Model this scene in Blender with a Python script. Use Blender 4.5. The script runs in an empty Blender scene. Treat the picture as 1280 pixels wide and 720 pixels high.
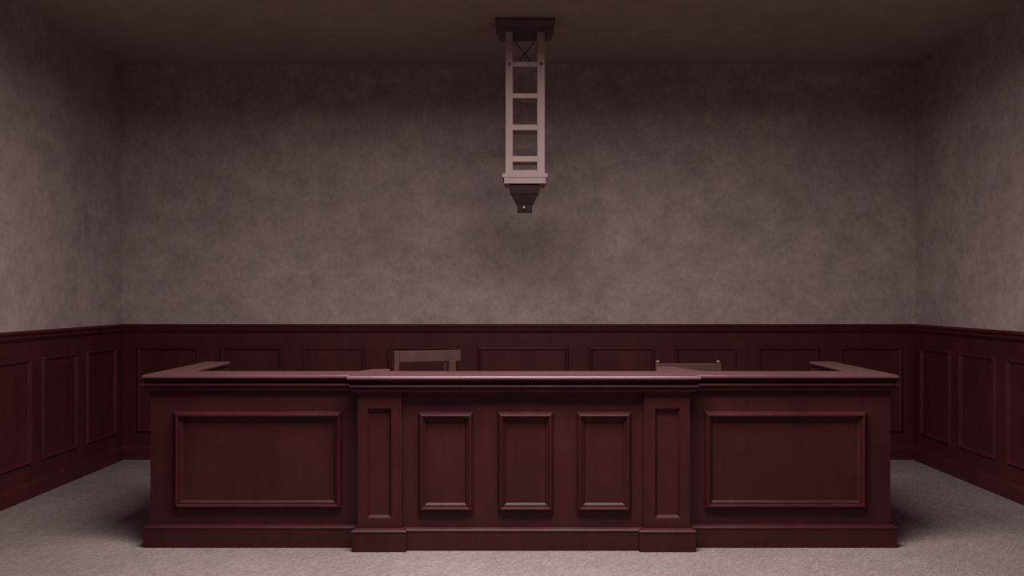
import bpy, bmesh, math, random
from mathutils import Vector
from mathutils.geometry import delaunay_2d_cdt
random.seed(4)
S = bpy.context.scene
COL = S.collection
F = 1176.0                     # focal length in pixels of a 1280 wide frame
VX, VY, EYE = 646.0, 370.0, 1.5
def PX(x, Y): return (x - VX) * Y / F
def PZ(y, Y): return EYE - (y - VY) * Y / F

# ---------------------------------------------------------------- materials
def newmat(name, rough=0.6, spec=0.5):
    m = bpy.data.materials.new(name); m.use_nodes = True
    nt = m.node_tree; b = nt.nodes['Principled BSDF']
    b.inputs['Roughness'].default_value = rough
    b.inputs['Specular IOR Level'].default_value = spec
    return m, nt, b
def N(nt, typ, **kw):
    n = nt.nodes.new(typ)
    for k, v in kw.items():
        if k in n.inputs: n.inputs[k].default_value = v
        else: setattr(n, k, v)
    return n
def noise(nt, vec, scale, detail=4, rough=0.55, stretch=(1, 1, 1), dist=0.0):
    mp = N(nt, 'ShaderNodeMapping'); mp.inputs['Scale'].default_value = stretch
    nt.links.new(vec, mp.inputs['Vector'])
    n = N(nt, 'ShaderNodeTexNoise', Scale=scale, Detail=detail, Roughness=rough, Distortion=dist)
    nt.links.new(mp.outputs[0], n.inputs['Vector'])
    return n.outputs['Fac']
def ramp(nt, fac, stops):
    r = N(nt, 'ShaderNodeValToRGB'); el = r.color_ramp.elements
    while len(el) < len(stops): el.new(0.5)
    for e, (p, c) in zip(el, stops): e.position = p; e.color = (*c, 1) if len(c) == 3 else c
    nt.links.new(fac, r.inputs['Fac']); return r.outputs['Color']
def g(v): return (v, v, v)
def mix(nt, a, b, fac=1.0, mode='MULTIPLY'):
    m = N(nt, 'ShaderNodeMix', data_type='RGBA', blend_type=mode)
    m.inputs[0].default_value = fac
    nt.links.new(a, m.inputs[6]); nt.links.new(b, m.inputs[7]); return m.outputs[2]
def bump(nt, b, h, strength, dist):
    n = N(nt, 'ShaderNodeBump', Strength=strength, Distance=dist)
    nt.links.new(h, n.inputs['Height']); nt.links.new(n.outputs[0], b.inputs['Normal'])
def objco(nt): return N(nt, 'ShaderNodeTexCoord').outputs['Object']

def plaster(name, lo, hi, k=1.0):
    m, nt, b = newmat(name, 0.9, 0.2); v = objco(nt)
    sh = N(nt, 'ShaderNodeMapping'); sh.inputs['Location'].default_value = (3.7, 1.3, 5.1)
    nt.links.new(v, sh.inputs['Vector']); v = sh.outputs[0]
    big = noise(nt, v, 0.8, 5, 0.6, (1, 1, 1.0), 0.2)
    c1 = ramp(nt, big, [(0.30, lo), (0.70, hi)])
    med = noise(nt, v, 4.6, 10, 0.74, (1, 1, 1.15), 0.2)
    c2 = ramp(nt, med, [(0.28, g(1 - 0.28 * k)), (0.5, g(0.98)), (0.72, g(1 + 0.22 * k))])
    st = noise(nt, v, 24, 5, 0.7, (1.0, 1.0, 0.6), 0.2)
    c3 = ramp(nt, st, [(0.3, g(1 - 0.13 * k)), (0.7, g(1 + 0.10 * k))])
    nt.links.new(mix(nt, mix(nt, c1, c2), c3), b.inputs['Base Color'])
    bump(nt, b, st, 0.12, 0.01)
    return m
M = {}
M['wall'] = plaster('mottled_plaster', (0.365, 0.278, 0.280), (0.440, 0.346, 0.342))
M['ceiling'] = plaster('ceiling_plaster', (0.33, 0.258, 0.250), (0.385, 0.307, 0.292), 0.5)

def carpet():
    m, nt, b = newmat('short_pile_carpet', 0.95, 0.1); v = objco(nt)
    big = noise(nt, v, 1.3, 5, 0.6)
    c1 = ramp(nt, big, [(0.3, (0.236, 0.187, 0.183)), (0.7, (0.302, 0.243, 0.236))])
    r = N(nt, 'ShaderNodeMapping'); r.inputs['Rotation'].default_value = (0, 0, 0.6)
    nt.links.new(v, r.inputs['Vector'])
    f1 = noise(nt, r.outputs[0], 75, 6, 0.8, (1, 0.45, 1), 0.6)
    c2 = ramp(nt, f1, [(0.3, g(0.55)), (0.5, g(0.97)), (0.70, g(1.35))])
    f2 = noise(nt, r.outputs[0], 30, 5, 0.75, (1, 0.28, 1), 0.5)
    c3 = ramp(nt, f2, [(0.3, g(0.78)), (0.7, g(1.14))])
    nt.links.new(mix(nt, mix(nt, c1, c2), c3), b.inputs['Base Color'])
    bump(nt, b, f1, 0.4, 0.008)
    return m
M['floor'] = carpet()

def wood(name, lo, hi, rough=0.42, spec=0.35, stretch=(1, 1, 0.12), scale=9, bmp=0.10):
    m, nt, b = newmat(name, rough, spec); v = objco(nt)
    gr = noise(nt, v, scale, 6, 0.65, stretch, 0.4)
    c1 = ramp(nt, gr, [(0.3, lo), (0.7, hi)])
    cl = noise(nt, v, 2.2, 5, 0.6)
    c2 = ramp(nt, cl, [(0.3, g(0.82)), (0.7, g(1.12))])
    nt.links.new(mix(nt, c1, c2), b.inputs['Base Color'])
    rr = ramp(nt, cl, [(0.3, g(rough - 0.06)), (0.7, g(rough + 0.08))])
    nt.links.new(rr, b.inputs['Roughness'])
    if bmp: bump(nt, b, gr, bmp, 0.003)
    return m
M['maroon'] = wood('maroon_painted_wood', (0.038, 0.0064, 0.0095), (0.052, 0.0094, 0.0130), 0.42, 0.28)
M['dado'] = wood('maroon_dado_paint', (0.056, 0.0092, 0.0138), (0.074, 0.0128, 0.0180), 0.5, 0.22)
M['maroon_top'] = wood('maroon_polished_top', (0.105, 0.040, 0.046), (0.130, 0.052, 0.058), 0.31, 0.5, (0.12, 1, 1), 9, 0)
M['plate_wood'] = wood('brown_stained_plate_wood', (0.105, 0.060, 0.062), (0.14, 0.082, 0.080), 0.5)
M['chair_wood'] = wood('faded_brown_wood', (0.068, 0.029, 0.031), (0.092, 0.042, 0.042), 0.6, 0.2)
M['pale_wood'] = wood('pale_pinkish_wood', (0.35, 0.243, 0.25), (0.44, 0.312, 0.318), 0.55, 0.35)
M['dark_wood'] = wood('dark_stained_wood', (0.027, 0.010, 0.0115), (0.040, 0.0155, 0.017), 0.6, 0.15)
m, nt, b = newmat('worn_brass', 0.35); b.inputs['Metallic'].default_value = 0.8
b.inputs['Base Color'].default_value = (0.36, 0.28, 0.24, 1); M['brass'] = m
m, nt, b = newmat('dark_iron', 0.5); b.inputs['Metallic'].default_value = 0.6
b.inputs['Base Color'].default_value = (0.09, 0.07, 0.07, 1); M['iron'] = m

# ---------------------------------------------------------------- mesh helpers
ident = lambda u, v, w: (u, v, w)
def box(bm, x0, x1, y0, y1, z0, z1, bev=0.0, mp=ident):
    t = bmesh.new()
    vs = [t.verts.new((x, y, z)) for z in (z0, z1) for x, y in ((x0, y0), (x1, y0), (x1, y1), (x0, y1))]
    for f in ((3, 2, 1, 0), (4, 5, 6, 7), (0, 1, 5, 4), (1, 2, 6, 5), (2, 3, 7, 6), (3, 0, 4, 7)):
        t.faces.new([vs[i] for i in f])
    if bev: bmesh.ops.bevel(t, geom=t.edges[:], offset=bev, segments=2, profile=0.6, affect='EDGES')
    merge(bm, t, mp)
def merge(bm, t, mp=ident):
    idx = {v: bm.verts.new(mp(*v.co)) for v in t.verts}
    for f in t.faces: bm.faces.new([idx[v] for v in f.verts])
    t.free()
def offset_path(path, d, closed):
    """shift each vertex to the right-hand side of the walking direction by d, mitred"""
    n = len(path); out = []
    def nrm(a, b):
        dx, dy = b[0] - a[0], b[1] - a[1]; l = math.hypot(dx, dy); return (dy / l, -dx / l)
    for i in range(n):
        a = nrm(path[i - 1], path[i]) if (closed or i > 0) else None
        c = nrm(path[i], path[(i + 1) % n]) if (closed or i < n - 1) else None
        a = a or c; c = c or a
        k = 1 + a[0] * c[0] + a[1] * c[1]
        out.append((path[i][0] + d * (a[0] + c[0]) / k, path[i][1] + d * (a[1] + c[1]) / k))
    return out
def sweep(bm, path, prof, closed, mp=ident):
    """prof: closed polygon of (d, h); d to the right of the path, h along the third axis"""
    rings = []
    for d, h in prof:
        rings.append([bm.verts.new(mp(p[0], p[1], h)) for p in offset_path(path, d, closed)])
    n, k = len(path), len(prof)
    for j in range(k):
        A, B = rings[j], rings[(j + 1) % k]
        for i in range(n if closed else n - 1):
            q = (i + 1) % n
            bm.faces.new((A[i], A[q], B[q], B[i]))
    if not closed:
        bm.faces.new([r[0] for r in rings]); bm.faces.new([r[-1] for r in rings][::-1])
def prism(bm, poly, z0, z1, bev=0.0, mp=ident):
    t = bmesh.new()
    a = [t.verts.new((x, y, z0)) for x, y in poly]; c = [t.verts.new((x, y, z1)) for x, y in poly]
    n = len(poly)
    t.faces.new(a[::-1]); t.faces.new(c)
    for i in range(n): t.faces.new((a[i], a[(i + 1) % n], c[(i + 1) % n], c[i]))
    if bev:
        bmesh.ops.bevel(t, geom=[e for e in t.edges if abs(e.verts[0].co.z - e.verts[1].co.z) < 1e-6],
                        offset=bev, segments=3, profile=0.5, affect='EDGES')
    merge(bm, t, mp)
def frustum(bm, cx, cy, stack):
    """stack of (half_x, half_y, z) rings"""
    rings = [[bm.verts.new((cx + sx * hx, cy + sy * hy, z)) for sx, sy in ((-1, -1), (1, -1), (1, 1), (-1, 1))] for hx, hy, z in stack]
    bm.faces.new(rings[0][::-1]); bm.faces.new(rings[-1])
    for A, B in zip(rings, rings[1:]):
        for i in range(4): bm.faces.new((A[i], A[(i + 1) % 4], B[(i + 1) % 4], B[i]))
def lathe(bm, c, prof, axis='z', n=20):
    rings = []
    for r, h in prof:
        ring = []
        for i in range(n):
            a = 2 * math.pi * i / n; p = (r * math.cos(a), r * math.sin(a))
            ring.append(bm.verts.new((c[0] + p[0], c[1] + p[1], c[2] + h) if axis == 'z' else (c[0] + p[0], c[1] + h, c[2] + p[1])))
        rings.append(ring)
    bm.faces.new(rings[0][::-1]); bm.faces.new(rings[-1])
    for A, B in zip(rings, rings[1:]):
        for i in range(n): bm.faces.new((A[i], A[(i + 1) % n], B[(i + 1) % n], B[i]))
def obj(name, bm, mat, parent=None, origin=(0, 0, 0), **props):
    bmesh.ops.recalc_face_normals(bm, faces=bm.faces[:])
    me = bpy.data.meshes.new(name); bm.to_mesh(me); bm.free()
    o = bpy.data.objects.new(name, me); COL.objects.link(o)
    me.materials.append(M[mat])
    if parent: o.parent = parent
    for k, v in props.items(): o[k] = v
    return o
def B(): return bmesh.new()
def thing(name, label, cat, loc=(0, 0, 0), rz=0, group=None):
    o = bpy.data.objects.new(name, None); COL.objects.link(o)
    o.location = loc; o.rotation_euler = (0, 0, rz); o.empty_display_size = 0.2
    o['label'] = label; o['category'] = cat
    if group: o['group'] = group
    return o

# ---------------------------------------------------------------- the room
WY, XL, XR, FY = 8.65, PX(152, 8.65), PX(1144, 8.65), -1.6
H = PZ(80, WY)
def struct(name, bm, mat, parent=None):
    o = obj(name, bm, mat, parent)
    if not parent: o['kind'] = 'structure'
    return o
T = 0.15
bm = B(); box(bm, XL - T, XR + T, FY - T, WY + T, -T, 0); struct('floor', bm, 'floor')
bm = B(); box(bm, XL - T, XR + T, FY - T, WY + T, H, H + T); struct('ceiling', bm, 'ceiling')
bm = B(); box(bm, XL - T, XR + T, WY, WY + T, 0, H); struct('wall_back', bm, 'wall')
bm = B(); box(bm, XL - T, XR + T, FY - T, FY, 0, H); struct('wall_front', bm, 'wall')
bm = B(); box(bm, XL - T, XL, FY, WY, 0, H); struct('wall_left', bm, 'wall')
bm = B(); box(bm, XR, XR + T, FY, WY, 0, H); struct('wall_right', bm, 'wall')

ZR = PZ(405, WY)                      # top of the dado rail
RAIL = [(0, ZR), (0.046, ZR), (0.052, ZR - 0.006), (0.052, ZR - 0.020), (0.040, ZR - 0.027), (0.036, ZR - 0.040),
        (0.044, ZR - 0.046), (0.044, ZR - 0.056), (0.030, ZR - 0.064), (0.026, ZR - 0.074), (0.016, ZR - 0.082), (0, ZR - 0.082)]
BASE = [(0, 0), (0.036, 0), (0.036, 0.104), (0.030, 0.114), (0.026, 0.124), (0.019, 0.130), (0, 0.130)]
PAN = [(0, 0), (0, 0.004), (0.009, 0.018), (0.016, 0.020), (0.021, 0.013), (0.030, 0.009), (0.036, 0.0)]
PZ0, PZ1 = PZ(540, WY), PZ(433, WY)
BT = 0.016                            # thickness of the dado boarding
# wall frames: mp(u along the wall, v up, w out of the wall)
W_ = {
 'back':  (lambda u, v, w: (u, WY - w, v), XL, XR),
 'left':  (lambda u, v, w: (XL + w, u, v), FY, WY),
 'right': (lambda u, v, w: (XR - w, u, v), FY, WY),
 'front': (lambda u, v, w: (u, FY + w, v), XL, XR)}
backp = [(172, 250), (276, 353), (378, 457), (484, 573), (597, 711), (736, 818), (843, 920), (947, 1023), (1049, 1127)]
spans = {'back': [(PX(a, WY), PX(c, WY)) for a, c in backp], 'front': [(XL + 0.12 + i * 0.757, XL + 0.70 + i * 0.757) for i in range(9)]}
side = []
y = 8.477
while y > FY + 0.7: side.append((y - 0.58, y)); y -= 0.742
spans['left'] = spans['right'] = side
for n, w in enumerate(('back', 'left', 'right', 'front'), 1):
    mp, u0, u1 = W_[w]
    bm = B()
    e0 = BT if w in ('back', 'front') else 0
    t = bmesh.new(); box(bm, u0 + e0, u1 - e0, 0, ZR - 0.01, 0, BT, mp=mp)
    t.free()
    tr = struct('trim_%d' % n, bm, 'dado')
    # rail: straight run along the wall, mitre-free (its ends die into the neighbouring walls)
    bm = B(); prof = RAIL
    for nm, prof in (('chair_rail', RAIL), ('baseboard', BASE)):
        bm = B()
        a = [bm.verts.new(mp(u0 + (d if w in ('back', 'front') else d), h, d)) for d, h in prof]
        c = [bm.verts.new(mp(u1 - d, h, d)) for d, h in prof]
        k = len(prof)
        for j in range(k): bm.faces.new((a[j], a[(j + 1) % k], c[(j + 1) % k], c[j]))
        bm.faces.new(a); bm.faces.new(c[::-1])
        if nm == 'baseboard': struct('baseboard_' + w, bm, 'dado')
        else: struct('chair_rail', bm, 'dado', tr)
    for a, c in spans[w]:
        bm = B()
        sweep(bm, [(a, PZ0), (a, PZ1), (c, PZ1), (c, PZ0)], [(d, BT + h) for d, h in PAN], True, mp)
        struct('panel_moulding', bm, 'dado', tr)

# ---------------------------------------------------------------- the long bench
YW, YC, YP = 5.63, 5.565, 5.535       # face planes: wings, centre, pilasters
XA, XD = PX(188, YW), PX(1113, YW)    # outer ends of the wings
XB, XC = PX(447, YP), PX(862.5, YP)   # outer sides of the pilasters
XB2, XC2 = PX(502, YP), PX(805, YP)   # inner sides of the pilasters
YE = 6.70                             # rear end of the side returns
TOP = 1.033
ZB = 1.012                            # underside of the worktop
bench = thing('courtroom_bench', 'long maroon panelled wooden bench with two side wings across the middle of the room', 'bench', (0.04, 5.7, 0))
def bobj(name, bm, mat='maroon', parent=bench, **kw):
    o = obj(name, bm, mat, None, **kw)
    o.parent = parent
    o.matrix_parent_inverse = mat_inv(parent)
    return o
def mat_inv(p):
    from mathutils import Matrix
    q = Matrix.Identity(4); c = p
    while c: q = c.matrix_basis @ (c.matrix_parent_inverse @ q if c.parent else q); c = c.parent
    return q.inverted()
YI = 5.80
bm = B(); box(bm, XB2, XC2, YC, YI, 0, ZB); bobj('centre_front', bm)
bm = B(); box(bm, XA, XB + 0.01, YW, YI, 0, ZB); lw = bobj('wing_front', bm)
bm = B(); box(bm, XC - 0.01, XD, YW, YI, 0, ZB); rw = bobj('wing_front', bm)
bm = B(); box(bm, XA, XA + 0.115, YI, YE, 0, ZB); bobj('side_return', bm)
bm = B(); box(bm, XD - 0.115, XD, YI, YE, 0, ZB); bobj('side_return', bm)
# short inner returns behind the pilasters
bm = B(); box(bm, XB + 0.02, XB2 - 0.13, YI, 6.0, 0, ZB); bobj('inner_return', bm)
bm = B(); box(bm, XC2 + 0.18, XC - 0.02, YI, 6.18, 0, ZB); bobj('inner_return', bm)

# pilasters with a sunk panel
def sunk(bm, x0, x1, z0, z1, yf, yb, rx0, rx1, rz0, rz1, dep, ch):
    def q(a, b_, c, d, y): return [bm.verts.new((x, y, z)) for x, z in ((a, c), (b_, c), (b_, d), (a, d))]
    O = q(x0, x1, z0, z1, yf); I = q(rx0, rx1, rz0, rz1, yf); D = q(rx0 + ch, rx1 - ch, rz0 + ch, rz1 - ch, yf + dep); K = q(x0, x1, z0, z1, yb)
    for A, C in ((O, I), (I, D), (K, O)):
        for i in range(4): bm.faces.new((A[i], A[(i + 1) % 4], C[(i + 1) % 4], C[i]))
    bm.faces.new(D); bm.faces.new(K[::-1])
for x0, x1, a, c in ((XB, XB2, 459, 489), (XC2, XC, 819, 850)):
    bm = B()
    sunk(bm, x0, x1, 0, ZB, YP, YI, PX(a, YP), PX(c, YP), PZ(647.5, YP), PZ(510.5, YP), 0.022, 0.014)
    bobj('pilaster', bm)
# raised panel mouldings; mp(u, v, w)
fy = lambda Y: (lambda u, v, w: (u, Y - w, v))
BOL = [(0, 0), (0, 0.008), (0.014, 0.031), (0.021, 0.034), (0.026, 0.032), (0.030, 0.026), (0.032, 0.015), (0.040, 0.015), (0.044, 0.009), (0.052, 0.0)]
def frame(x0, x1, y0, y1, Y, prof, par=bench):
    bm = B(); a, c, zb, zt = PX(x0, Y), PX(x1, Y), PZ(y1, Y), PZ(y0, Y)
    sweep(bm, [(a, zb), (a, zt), (c, zt), (c, zb)], prof, True, fy(Y))
    return bobj('panel_moulding', bm, parent=par)
for a, c in ((523, 592), (622, 692), (720.5, 789)): frame(a, c, 514.5, 639.5, YC, BOL)
frame(218, 428, 514, 636, YW, BOL, lw); frame(880, 1082.5, 514, 636, YW, BOL, rw)

# plinth and cornice follow the face of the bench
face = [(XA, YE), (XA, YW), (XB, YW), (XB, YP), (XB2, YP), (XB2, YC), (XC2, YC), (XC2, YP), (XC, YP), (XC, YW), (XD, YW), (XD, YE)]
PL = [(0, 0), (0.030, 0), (0.030, 0.112), (0.033, 0.114), (0.033, 0.120), (0.026, 0.126), (0.010, 0.134), (0, 0.134)]
PLi = [(d, h) for d, h in PL]
bm = B(); sweep(bm, face[::-1], [(-d, h) for d, h in PL], False)
bobj('plinth', bm)
face2 = [(XA, YE), (XA, YW), (XB, YW), (XB, YP), (XC, YP), (XC, YW), (XD, YW), (XD, YE)]
CO = [(0, 0.930), (0.008, 0.931), (0.016, 0.938), (0.030, 0.942), (0.031, 0.950), (0.026, 0.953), (0.030, 0.960), (0.042, 0.966),
      (0.045, 0.971), (0.043, 0.977), (0.026, 0.982), (0.024, 0.990), (0.030, 1.000), (0.044, 1.006), (0.048, 1.008), (0.048, ZB), (0, ZB)]
bm = B(); sweep(bm, face2[::-1], [(-d if False else -d, h) for d, h in CO], False)
bobj('cornice', bm)
inner = [(XA + 0.115, YE), (XA + 0.115, YI)]
for path in ([(XA + 0.115, YI), (XA + 0.115, YE)], [(XD - 0.115, YE), (XD - 0.115, YI)]):
    bm = B(); sweep(bm, path, [(d * 0.55, h) for d, h in CO], False); bobj('inner_cornice', bm)
# worktop: one slab in plan
ov = 0.058; oa = 0.028
xl, xr = XA - oa, XD + oa
def arc(cx, cy, r, a0, a1, n=8, ry=None):
    ry = ry or r
    return [(cx + r * math.cos(math.radians(a0 + (a1 - a0) * i / n)), cy + ry * math.sin(math.radians(a0 + (a1 - a0) * i / n))) for i in range(n + 1)]
plan = [(xl, YE + 0.02), (xl, YW - ov), (XB - 0.054, YW - ov), (XB - 0.054, YP - ov), (XC + 0.054, YP - ov), (XC + 0.054, YW - ov),
        (xr, YW - ov), (xr, YE + 0.02), (XD - 0.145, YE + 0.02), (XD - 0.145, 5.86)]
# right inner return, its outer side curving out of the rear edge of the top
plan += [(1.18, 5.86), (1.150, 5.90), (1.120, 5.98), (1.090, 6.08), (1.060, 6.18), (1.045, 6.27), (0.926, 6.26), (0.867, 5.86)]
plan += [(-0.790, 5.86), (-0.815, 6.05), (-0.925, 6.03), (-0.955, 5.95), (-0.995, 5.86)]
plan += [(XA + 0.145, 5.86), (XA + 0.145, YE + 0.02)]
bm = B()
rings = []
for d, h in ((-0.004, ZB), (0, ZB + 0.004), (0, TOP - 0.012), (-0.002, TOP - 0.0065), (-0.0055, TOP - 0.002), (-0.011, TOP)):
    rings.append([bm.verts.new((p[0], p[1], h)) for p in offset_path(plan, d, True)])
for A, C in zip(rings, rings[1:]):
    for i in range(len(A)): bm.faces.new((A[i], A[(i + 1) % len(A)], C[(i + 1) % len(A)], C[i]))
for ring in (rings[0], rings[-1]):
    n = len(ring)
    res = delaunay_2d_cdt([Vector((v.co.x, v.co.y)) for v in ring], [(i, (i + 1) % n) for i in range(n)], [], 1, 1e-6)
    for f in res[2]: bm.faces.new([ring[res[3][i][0]] for i in f])
bobj('worktop', bm, 'maroon_top', label='lighter polished maroon worktop')

# ---------------------------------------------------------------- chairs behind the bench
def make_chair(label, loc, rz, hgt, wid, finials, right_drop):
    t = thing('wooden_chair', label, 'chair', loc, rz, )
    # local frame: back rest at y = 0 plane facing the bench (-y is the seat side, towards the bench)
    hw = wid / 2; pw = 0.038
    for s in (-1, 1):
        bm = B()
        pw = 0.052 if (s > 0 and right_drop) else 0.036
        x0, x1 = (s * hw - pw / 2, s * hw + pw / 2)
        box(bm, x0, x1, -0.018, 0.018, 0, hgt - (0.012 if finials else 0.0) - (right_drop if s > 0 else 0), 0.004)
        p = obj('back_post', bm, 'chair_wood', t)
        if finials:
            bm = B(); lathe(bm, (s * hw, 0, hgt - 0.013), [(0.010, 0), (0.011, 0.003), (0.014, 0.009), (0.014, 0.014), (0.009, 0.021), (0.003, 0.023)])
            obj('finial', bm, 'brass', p, label='small brass finial')
        bm = B(); box(bm, x0, x1, -0.43, -0.394, 0, 0.43, 0.004); obj('front_leg', bm, 'chair_wood', t)
        bm = B(); box(bm, s * hw - 0.010, s * hw + 0.010, -0.40, -0.015, 0.18, 0.205, 0.003); obj('stretcher', bm, 'chair_wood', t)
    return t, hw, pw
def seat(t, hw):
    bm = B(); prism(bm, [(-hw - 0.03, -0.45), (hw + 0.03, -0.45), (hw - 0.022, -0.02), (-hw + 0.022, -0.02)], 0.43, 0.46, 0.008)
    obj('seat', bm, 'chair_wood', t)
    bm = B(); box(bm, -hw + 0.019, hw - 0.019, -0.42, -0.40, 0.37, 0.43, 0.003); obj('seat_rail', bm, 'chair_wood', t)

YL = 6.62; 
cl, hw, pw = make_chair('brown wooden chair with a wide top rail, turned askew behind the left of the bench',
            (PX(530, YL), YL + 0.02, 0), math.radians(18), PZ(438.0, YL), 0.40, False, 0.078)
seat(cl, hw)
zt = PZ(438, YL)
bm = B(); box(bm, -hw + 0.0185, hw + 0.062, -0.016, 0.016, zt - 0.080, zt - 0.002, 0.004)
obj('top_rail', bm, 'chair_wood', cl)
bm = B(); lathe(bm, (hw - 0.05, 0.0, 0.455), [(0.007, 0), (0.007, zt - 0.455 - 0.06)]); obj('spindle', bm, 'chair_wood', cl)
bm = B(); box(bm, -hw + 0.019, hw - 0.019, -0.012, 0.008, 0.62, 0.68, 0.004); obj('lower_rail', bm, 'chair_wood', cl)

YR = 6.55
cr, hw, pw = make_chair('dark wooden chair with small brass finials, squarely behind the right of the bench',
            (PX(860, YR), YR, 0), math.pi, PZ(452.2, YR), PX(898, YR) - PX(822.5, YR), True, 0)
seat(cr, hw)
zt = PZ(454.3, YR)
bm = B(); box(bm, -hw + 0.017, hw - 0.017, -0.014, 0.012, zt - 0.16, zt, 0.004); obj('back_panel', bm, 'chair_wood', cr)
bm = B(); box(bm, -hw + 0.019, hw - 0.019, -0.012, 0.008, 0.62, 0.68, 0.004); obj('lower_rail', bm, 'chair_wood', cr)

# ---------------------------------------------------------------- ladder frame hanging from the ceiling
YF = 7.25; DEP = 0.20
cx = PX(656.5, YF); cy = YF + DEP / 2
lad = thing('hanging_ladder_frame', 'pale wooden ladder-like frame hanging from a dark ceiling plate above the bench', 'ladder frame', (cx, cy, H))
def lobj(name, bm, mat='pale_wood', parent=None, **kw):
    o = obj(name, bm, mat, None, **kw); p = parent or lad
    o.parent = p; o.matrix_parent_inverse = mat_inv(p); return o
Z = lambda y: PZ(y, YF)
zc = PZ(37.5, 7.2)
bm = B()
pc = cy + 0.02
hh = (PX(693.5, 7.19) - PX(619, 7.19)) / 2
frustum(bm, cx, pc, [(hh - 0.022, 0.150, zc), (hh - 0.022, 0.150, zc + 0.02), (hh - 0.014, 0.158, zc + 0.026), (hh - 0.014, 0.158, zc + 0.034), (hh - 0.006, 0.168, zc + 0.062),
                     (hh, 0.175, zc + 0.068), (hh, 0.175, H)])
lobj('ceiling_plate', bm, 'plate_wood', label='dark stained moulded ceiling plate')
zb = Z(217)
for a, c in ((632, 641), (671.5, 681)):
    bm = B(); box(bm, PX(a, YF), PX(c, YF), YF, YF + DEP, zb, zc, 0.003); r = lobj('rail', bm)
    bm = B(); lathe(bm, (PX((a + c) / 2, YF), YF, Z(80)), [(0.012, 0.0), (0.012, -0.004), (0.007, -0.010), (0.002, -0.011)], axis='y')
    lobj('bolt', bm, 'iron', r, label='dark iron bolt head')
for a, c in ((77, 83), (116.5, 122.5), (155.5, 162.5), (195, 202), (212.5, 217)):
    bm = B(); box(bm, PX(641, YF) - 0.001, PX(671.5, YF) + 0.001, YF + 0.004, YF + DEP - 0.01, Z(c), Z(a), 0.003); lobj('rung', bm)
yb = YF + DEP - 0.02
for s in (-1, 1):
    bm = B()
    xa, xb = (PX(641, YF), PX(671.5, YF)) if s > 0 else (PX(671.5, YF), PX(641, YF))
    za, zd = zc - 0.005, Z(79)
    d = Vector((xb - xa, 0, zd - za)).normalized(); nn = Vector((-d.z, 0, d.x)) * 0.006
    yy = yb + (0.008 if s > 0 else -0.004)
    q = [bm.verts.new((p[0], yy + e, p[1])) for e in (0, 0.010) for p in
         ((xa + nn.x, za + nn.z), (xb + nn.x, zd + nn.z), (xb - nn.x, zd - nn.z), (xa - nn.x, za - nn.z))]
    for f in ((0, 1, 2, 3), (7, 6, 5, 4), (0, 4, 5, 1), (1, 5, 6, 2), (2, 6, 7, 3), (3, 7, 4, 0)): bm.faces.new([q[i] for i in f])
    lobj('cross_brace', bm)
bm = B(); box(bm, PX(628, YF), PX(684.5, YF), YF - 0.02, YF + DEP + 0.11, Z(222), zb, 0.003); lobj('platform', bm)
bm = B(); box(bm, PX(630.3, YF), PX(682.3, YF), YF - 0.012, YF + DEP + 0.10, Z(229.5), Z(222), 0.003); lobj('lower_block', bm)
ccx = PX(656, YF)
bm = B()
k = PX(657, YF) - PX(656, YF)
frustum(bm, ccx, cy, [(9.2 * k, 0.050, Z(264)), (9.8 * k, 0.055, Z(254.5)), (10.6 * k, 0.060, Z(254.5) + 0.001), (15.5 * k, 0.075, Z(243.5)),
                      (17.5 * k, 0.082, Z(241)), (19 * k, 0.084, Z(235)), (19 * k, 0.084, Z(229.5) + 0.002)])
pb = lobj('pendant_block', bm, 'dark_wood', label='dark tapering block at the foot')
bm = B(); lathe(bm, (ccx - 0.005, cy - 0.052, Z(259)), [(0.010, 0.004), (0.010, -0.006), (0.014, -0.012), (0.014, -0.020), (0.006, -0.026), (0.002, -0.027)], axis='y')
lobj('knob', bm, 'brass', pb, label='small metal knob')

# ---------------------------------------------------------------- light
def area(name, loc, rot, sx, sy, e, col=(1, 0.92, 0.885), spread=180):
    L = bpy.data.lights.new(name, 'AREA'); L.shape = 'RECTANGLE'; L.size = sx; L.size_y = sy; L.energy = e; L.color = col; L.spread = math.radians(spread)
    o = bpy.data.objects.new(name, L); COL.objects.link(o); o.location = loc; o.rotation_euler = [math.radians(a) for a in rot]
    return o
area('ceiling_light', (0.05, 4.15, H - 0.03), (0, 0, 0), 2.6, 1.5, 236, spread=172)
w = bpy.data.worlds.new('World'); S.world = w; w.use_nodes = True
w.node_tree.nodes['Background'].inputs[0].default_value = (0.8, 0.65, 0.65, 1)
w.node_tree.nodes['Background'].inputs[1].default_value = 0.0

# ---------------------------------------------------------------- camera
cam = bpy.data.cameras.new('camera'); co = bpy.data.objects.new('camera', cam); COL.objects.link(co)
co.location = (0, 0, EYE); co.rotation_euler = (math.radians(90), 0, 0)
cam.sensor_width = 36; cam.lens = F / 1280 * 36
cam.shift_x = -(VX - 640) / 1280; cam.shift_y = (VY - 360) / 1280
cam.clip_start = 0.05
S.camera = co
vs = S.view_settings; vs.view_transform = 'Standard'; vs.look = 'None'; vs.gamma = 1; vs.use_curve_mapping = False; vs.exposure = 0.0
